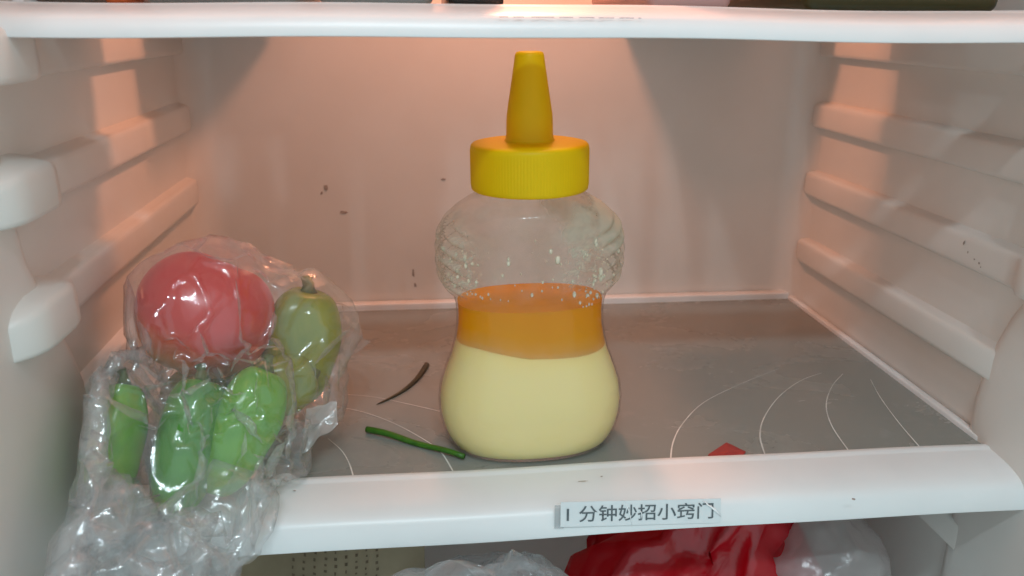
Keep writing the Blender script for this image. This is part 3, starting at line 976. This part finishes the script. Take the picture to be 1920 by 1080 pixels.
bx, bF = film(5, (-0.178, 0.010, 0.034), CON + POCK + PUFF, 0.004, 60, CON + POCK, [rimbox, shelfbox], [(0, 1, -HX + 0.0195), ], seed=3, slack=1.32, press=1.4e-5, bend=0.006, bend2=0.016, hull=0.72, steps2=45)
mx_, mF_ = film(4, np.mean([p[0] for p in POCK[:4]], axis=0), MOUTH + PUFF[:3] + PUFF[4:], 0.010, 110, MOUTH, [rimbox, shelfbox], [(0, 1, -HX + 0.0195), ], seed=8, slack=1.45, press=3e-5, bend=0.004, bend2=0.02)
bag = mesh_obj('plastic_bag', bx, bF, M['film'])
tag(bag, 'crumpled clear plastic bag of an apple and green peppers spilling over the shelf rim', 'bag')

mesh_obj('bag_mouth', mx_, mF_, M['film'], bag)
# loose folds of the same bag: edges and handles lying over it
def fold(name, corners, mat, parent, n=26, amp=0.003, seed=1, bulge=0.004):
    """a creased piece of film between four corners given as (pixel x, pixel y, distance)"""
    C4 = [dep(*c) for c in corners]
    nn = np.cross(C4[1] - C4[0], C4[3] - C4[0]); nn /= np.linalg.norm(nn)
    V, F = [], []
    for q in range(n + 1):
        for p in range(n + 1):
            u, v = p / n, q / n
            w = C4[0] * (1 - u) * (1 - v) + C4[1] * u * (1 - v) + C4[2] * u * v + C4[3] * (1 - u) * v
            e = 0.10 * (mnoise.noise(Vector((u * 3, v * 3, seed))))
            w = w + (C4[1] - C4[0]) * e * (0.5 - abs(u - 0.5)) + (C4[3] - C4[0]) * e * 0.8
            d = mnoise.voronoi(Vector((w[0] * 60, w[1] * 60, w[2] * 60 + seed)), distance_metric='MANHATTAN')[0][0]
            d2 = mnoise.voronoi(Vector((w[0] * 150, w[1] * 150, w[2] * 150 + seed)))[0][0]
            V.append(w + nn * (amp * (d + 0.4 * d2) + bulge * math.sin(math.pi * u) * math.sin(math.pi * v)))
    for q in range(n):
        for p in range(n):
            a = q * (n + 1) + p
            F.append((a, a + 1, a + n + 2, a + n + 1))
    return mesh_obj(name, V, F, mat, parent)
M['film_fold'] = film_mat('folded_bag_film', (0.80, 0.82, 0.83), 0.22, 0.60, 0.17, f0=0.06, bump=0.3)
fold('bag_fold', [(600, 600, .455), (640, 615, .452), (695, 640, .450), (610, 700, .448)], M['film_fold'], bag, 16, 0.0015, 2, 0.002)
fold('bag_handle', [(575, 765, .412), (632, 752, .418), (634, 795, .414), (566, 850, .405)], M['film_white'], bag, 14, 0.0015, 5, 0.002)

# ------------------------------------------------------------------ lower compartment
def wrapped(name, sub, balls, mat, label, cat, inflate=0.012, steps=110, seed=5, slack=1.3):
    c = np.mean([b[0] for b in balls], axis=0)
    x, F_ = film(sub - 1, c, balls, inflate, steps, balls, [((-0.3, -0.04, -0.018), (0.3, 0.3, 0.02), ((2, -1),))], [(0, 1, -HX + 0.02), (0, -1, HX - 0.02), (1, -1, YB - 0.003), (2, 1, ZLO + 0.001)], slack=slack, seed=seed)
    o = mesh_obj(name, x, F_, mat)
    return tag(o, label, cat)
wrapped('plastic_bag', 5, [((0.085, 0.055, -0.115), 0.045), ((0.055, 0.03, -0.10), 0.032), ((0.115, 0.045, -0.09), 0.034), ((0.08, 0.06, -0.20), 0.06), ((0.098, 0.030, -0.038), 0.014)],
        M['film_red'], 'shiny red plastic bag under the shelf below the paper sticker', 'bag', seed=11)
wrapped('plastic_bag', 5, [((-0.062, -0.054, -0.028), 0.012), ((-0.040, -0.052, -0.034), 0.013), ((-0.082, -0.048, -0.042), 0.012), ((-0.022, -0.045, -0.042), 0.014), ((-0.03, -0.03, -0.06), 0.018), ((-0.05, 0.0, -0.12), 0.05)],
        M['film_low'], 'crinkled clear wrapping poking up under the rim between paper packet and red bag', 'bag', seed=12, inflate=0.016)
wrapped('plastic_bag', 5, [((0.158, 0.022, -0.082), 0.026), ((0.15, 0.05, -0.14), 0.045)],
        M['film_white'], 'milky white bag bundle under the shelf next to the red bag', 'bag', seed=13)

# brown paper packet with columns of small print and a red stamp
pk = empty('paper_packet', (-0.12, 0.05, ZLO), 'brown paper packet with small printed columns and a red round stamp below the shelf', 'packet')
M['kraft'] = plastic('brown_paper', (0.36, 0.29, 0.19), (0.44, 0.36, 0.24), 0.6, 40, 0.3, 90)
M['print'] = plastic('brown_print', (0.17, 0.125, 0.08), (0.25, 0.19, 0.125), 0.7, 300)
M['stamp'] = plastic('red_stamp', (0.30, 0.05, 0.04), (0.38, 0.08, 0.06), 0.7, 300)
def packet_pt(u, v):                      # u across, v down the sloping front face
    x = -0.178 + 0.105 * u
    y = 0.012 + 0.05 * (1 - v) + 0.004 * math.sin(u * 5 + v * 3)
    z = -0.048 - 0.05 * v + 0.003 * math.sin(u * 9) - 0.004 * u
    return np.array([x, y, z])
nu, nvv = 24, 18
V, F = [], []
for q in range(nvv + 1):
    for p in range(nu + 1): V.append(packet_pt(p / nu, q / nvv))
for q in range(nvv):
    for p in range(nu):
        a = q * (nu + 1) + p
        F.append((a, a + nu + 1, a + nu + 2, a + 1))
base = len(V)
for p in range(nu + 1):                    # bottom row carried down to the floor, back row closed
    f = packet_pt(p / nu, 1); b = packet_pt(p / nu, 0)
    V.append((f[0], f[1] - 0.004, ZLO + 0.001)); V.append((b[0], b[1] + 0.04, b[2] - 0.01)); V.append((b[0], b[1] + 0.045, ZLO + 0.001))
for p in range(nu):
    a = nvv * (nu + 1) + p; b0 = base + 3 * p; b1 = base + 3 * (p + 1)
    F.append((a, b0, b1, a + 1)); F.append((p + 1, b1 + 1, b0 + 1, p)); F.append((b0 + 1, b1 + 1, b1 + 2, b0 + 2))
mesh_obj('paper', V, F, M['kraft'], pk, auto=60)
def patch(u, v, du, dv, mat, name):
    q = [packet_pt(u, v), packet_pt(u, v + dv), packet_pt(u + du, v + dv), packet_pt(u + du, v)]
    return [p + np.array([0, -0.0005, 0.0006]) for p in q]
V, F = [], []
for cidx in range(9):
    u = 0.30 + 0.055 * cidx
    v = 0.16 + 0.02 * (cidx % 3)
    while v < 0.95:
        h = random.uniform(0.02, 0.035)
        q = patch(u + random.uniform(0, .006), v, random.uniform(0.008, 0.016), h * 0.7, None, '')
        F.append(tuple(range(len(V), len(V) + 4))); V += q
        v += h + 0.02
pr_ = mesh_obj('print', V, F, M['print'], pk, smooth=False); pr_['kind'] = 'stuff'
pts = [packet_pt(0.38 + 0.10 * math.cos(a), 0.78 + 0.16 * math.sin(a)) + np.array([0, -0.0008, 0.001]) for a in np.linspace(0, 6.28, 25)]
V, F = tube(pts, [0.0005] * 25, 5)
mesh_obj('stamp', V, F, M['stamp'], pk)

# ------------------------------------------------------------------ food tubs on the upper shelf, shaped to block bulb light; only front feet show
ZU = 0.2198
def tub(name, lo, hi, mat, lidmat, label, cat, bev=0.006):
    root = empty(name, ((lo[0] + hi[0]) / 2, (lo[1] + hi[1]) / 2, ZU), label, cat)
    lo = (lo[0], lo[1], ZU); h = hi[2]
    bm_obj('container', box_bm(lo, (hi[0], hi[1], ZU + h - 0.010), bev, 4), mat, root, smooth=True, auto=40)
    bm_obj('lid', box_bm((lo[0] - 0.002, lo[1] - 0.002, ZU + h - 0.0098), (hi[0] + 0.002, hi[1] + 0.002, ZU + h), 0.003, 3), lidmat, root, smooth=True, auto=40)
    return root
def pm(name, c, r=0.4): return plastic(name, tuple(0.9 * q for q in c), c, r, 25)
M['u_brown'] = pm('brown_tub', (0.16, 0.12, 0.10)); M['u_grey'] = pm('grey_tub', (0.30, 0.29, 0.28)); M['u_black'] = pm('black_tub', (0.02, 0.017, 0.016), 0.25)
M['u_orange'] = pm('orange_tub', (0.55, 0.10, 0.02)); M['u_pink'] = pm('pink_tub', (0.55, 0.30, 0.28)); M['u_olive'] = pm('olive_tub', (0.05, 0.045, 0.015)); M['u_white'] = pm('white_lid', (0.7, 0.7, 0.68))
tub('food_tub', (-0.226, 0.010, 0), (-0.200, 0.072, 0.09), M['u_brown'], M['u_white'], 'brown tub with white lid on the upper shelf against the ribbed wall', 'tub', 0.004)
tub('food_tub', (-0.196, 0.006, 0), (-0.187, 0.03, 0.07), M['u_orange'], M['u_orange'], 'narrow orange tub on the upper shelf beside the brown tub', 'tub', 0.002)
tub('food_tub', (-0.184, 0.012, 0), (-0.118, 0.098, 0.075), M['u_grey'], M['u_white'], 'low grey tub with white lid on the upper shelf', 'tub')
tub('food_tub', (-0.226, 0.150, 0), (-0.150, 0.245, 0.06), M['u_grey'], M['u_grey'], 'small grey tub at the rear of the upper shelf', 'tub')  # unseen, added to shade the rear left corner from the bulb
tub('food_tub', (-0.112, 0.012, 0), (-0.062, 0.090, 0.10), M['u_grey'], M['u_grey'], 'tall all grey tub on the upper shelf', 'tub')
tub('food_tub', (-0.056, 0.010, 0), (-0.032, 0.11, 0.09), M['u_black'], M['u_black'], 'black tub on the upper shelf above the bottle cap', 'tub', 0.003)
tub('food_tub', (0.034, 0.020, 0), (0.075, 0.15, 0.08), M['u_pink'], M['u_white'], 'pink tub with white lid on the upper shelf', 'tub')
tub('food_tub', (0.0735, 0.205, 0), (0.190, 0.252, 0.10), M['u_grey'], M['u_white'], 'flat grey tub with white lid standing against the rear wall', 'tub')  # unseen, added to cut the bulb's glow on the rear wall
tub('food_tub', (0.105, 0.010, 0), (0.200, 0.146, 0.085), M['u_olive'], M['u_olive'], 'dark olive tub on the upper shelf', 'tub')
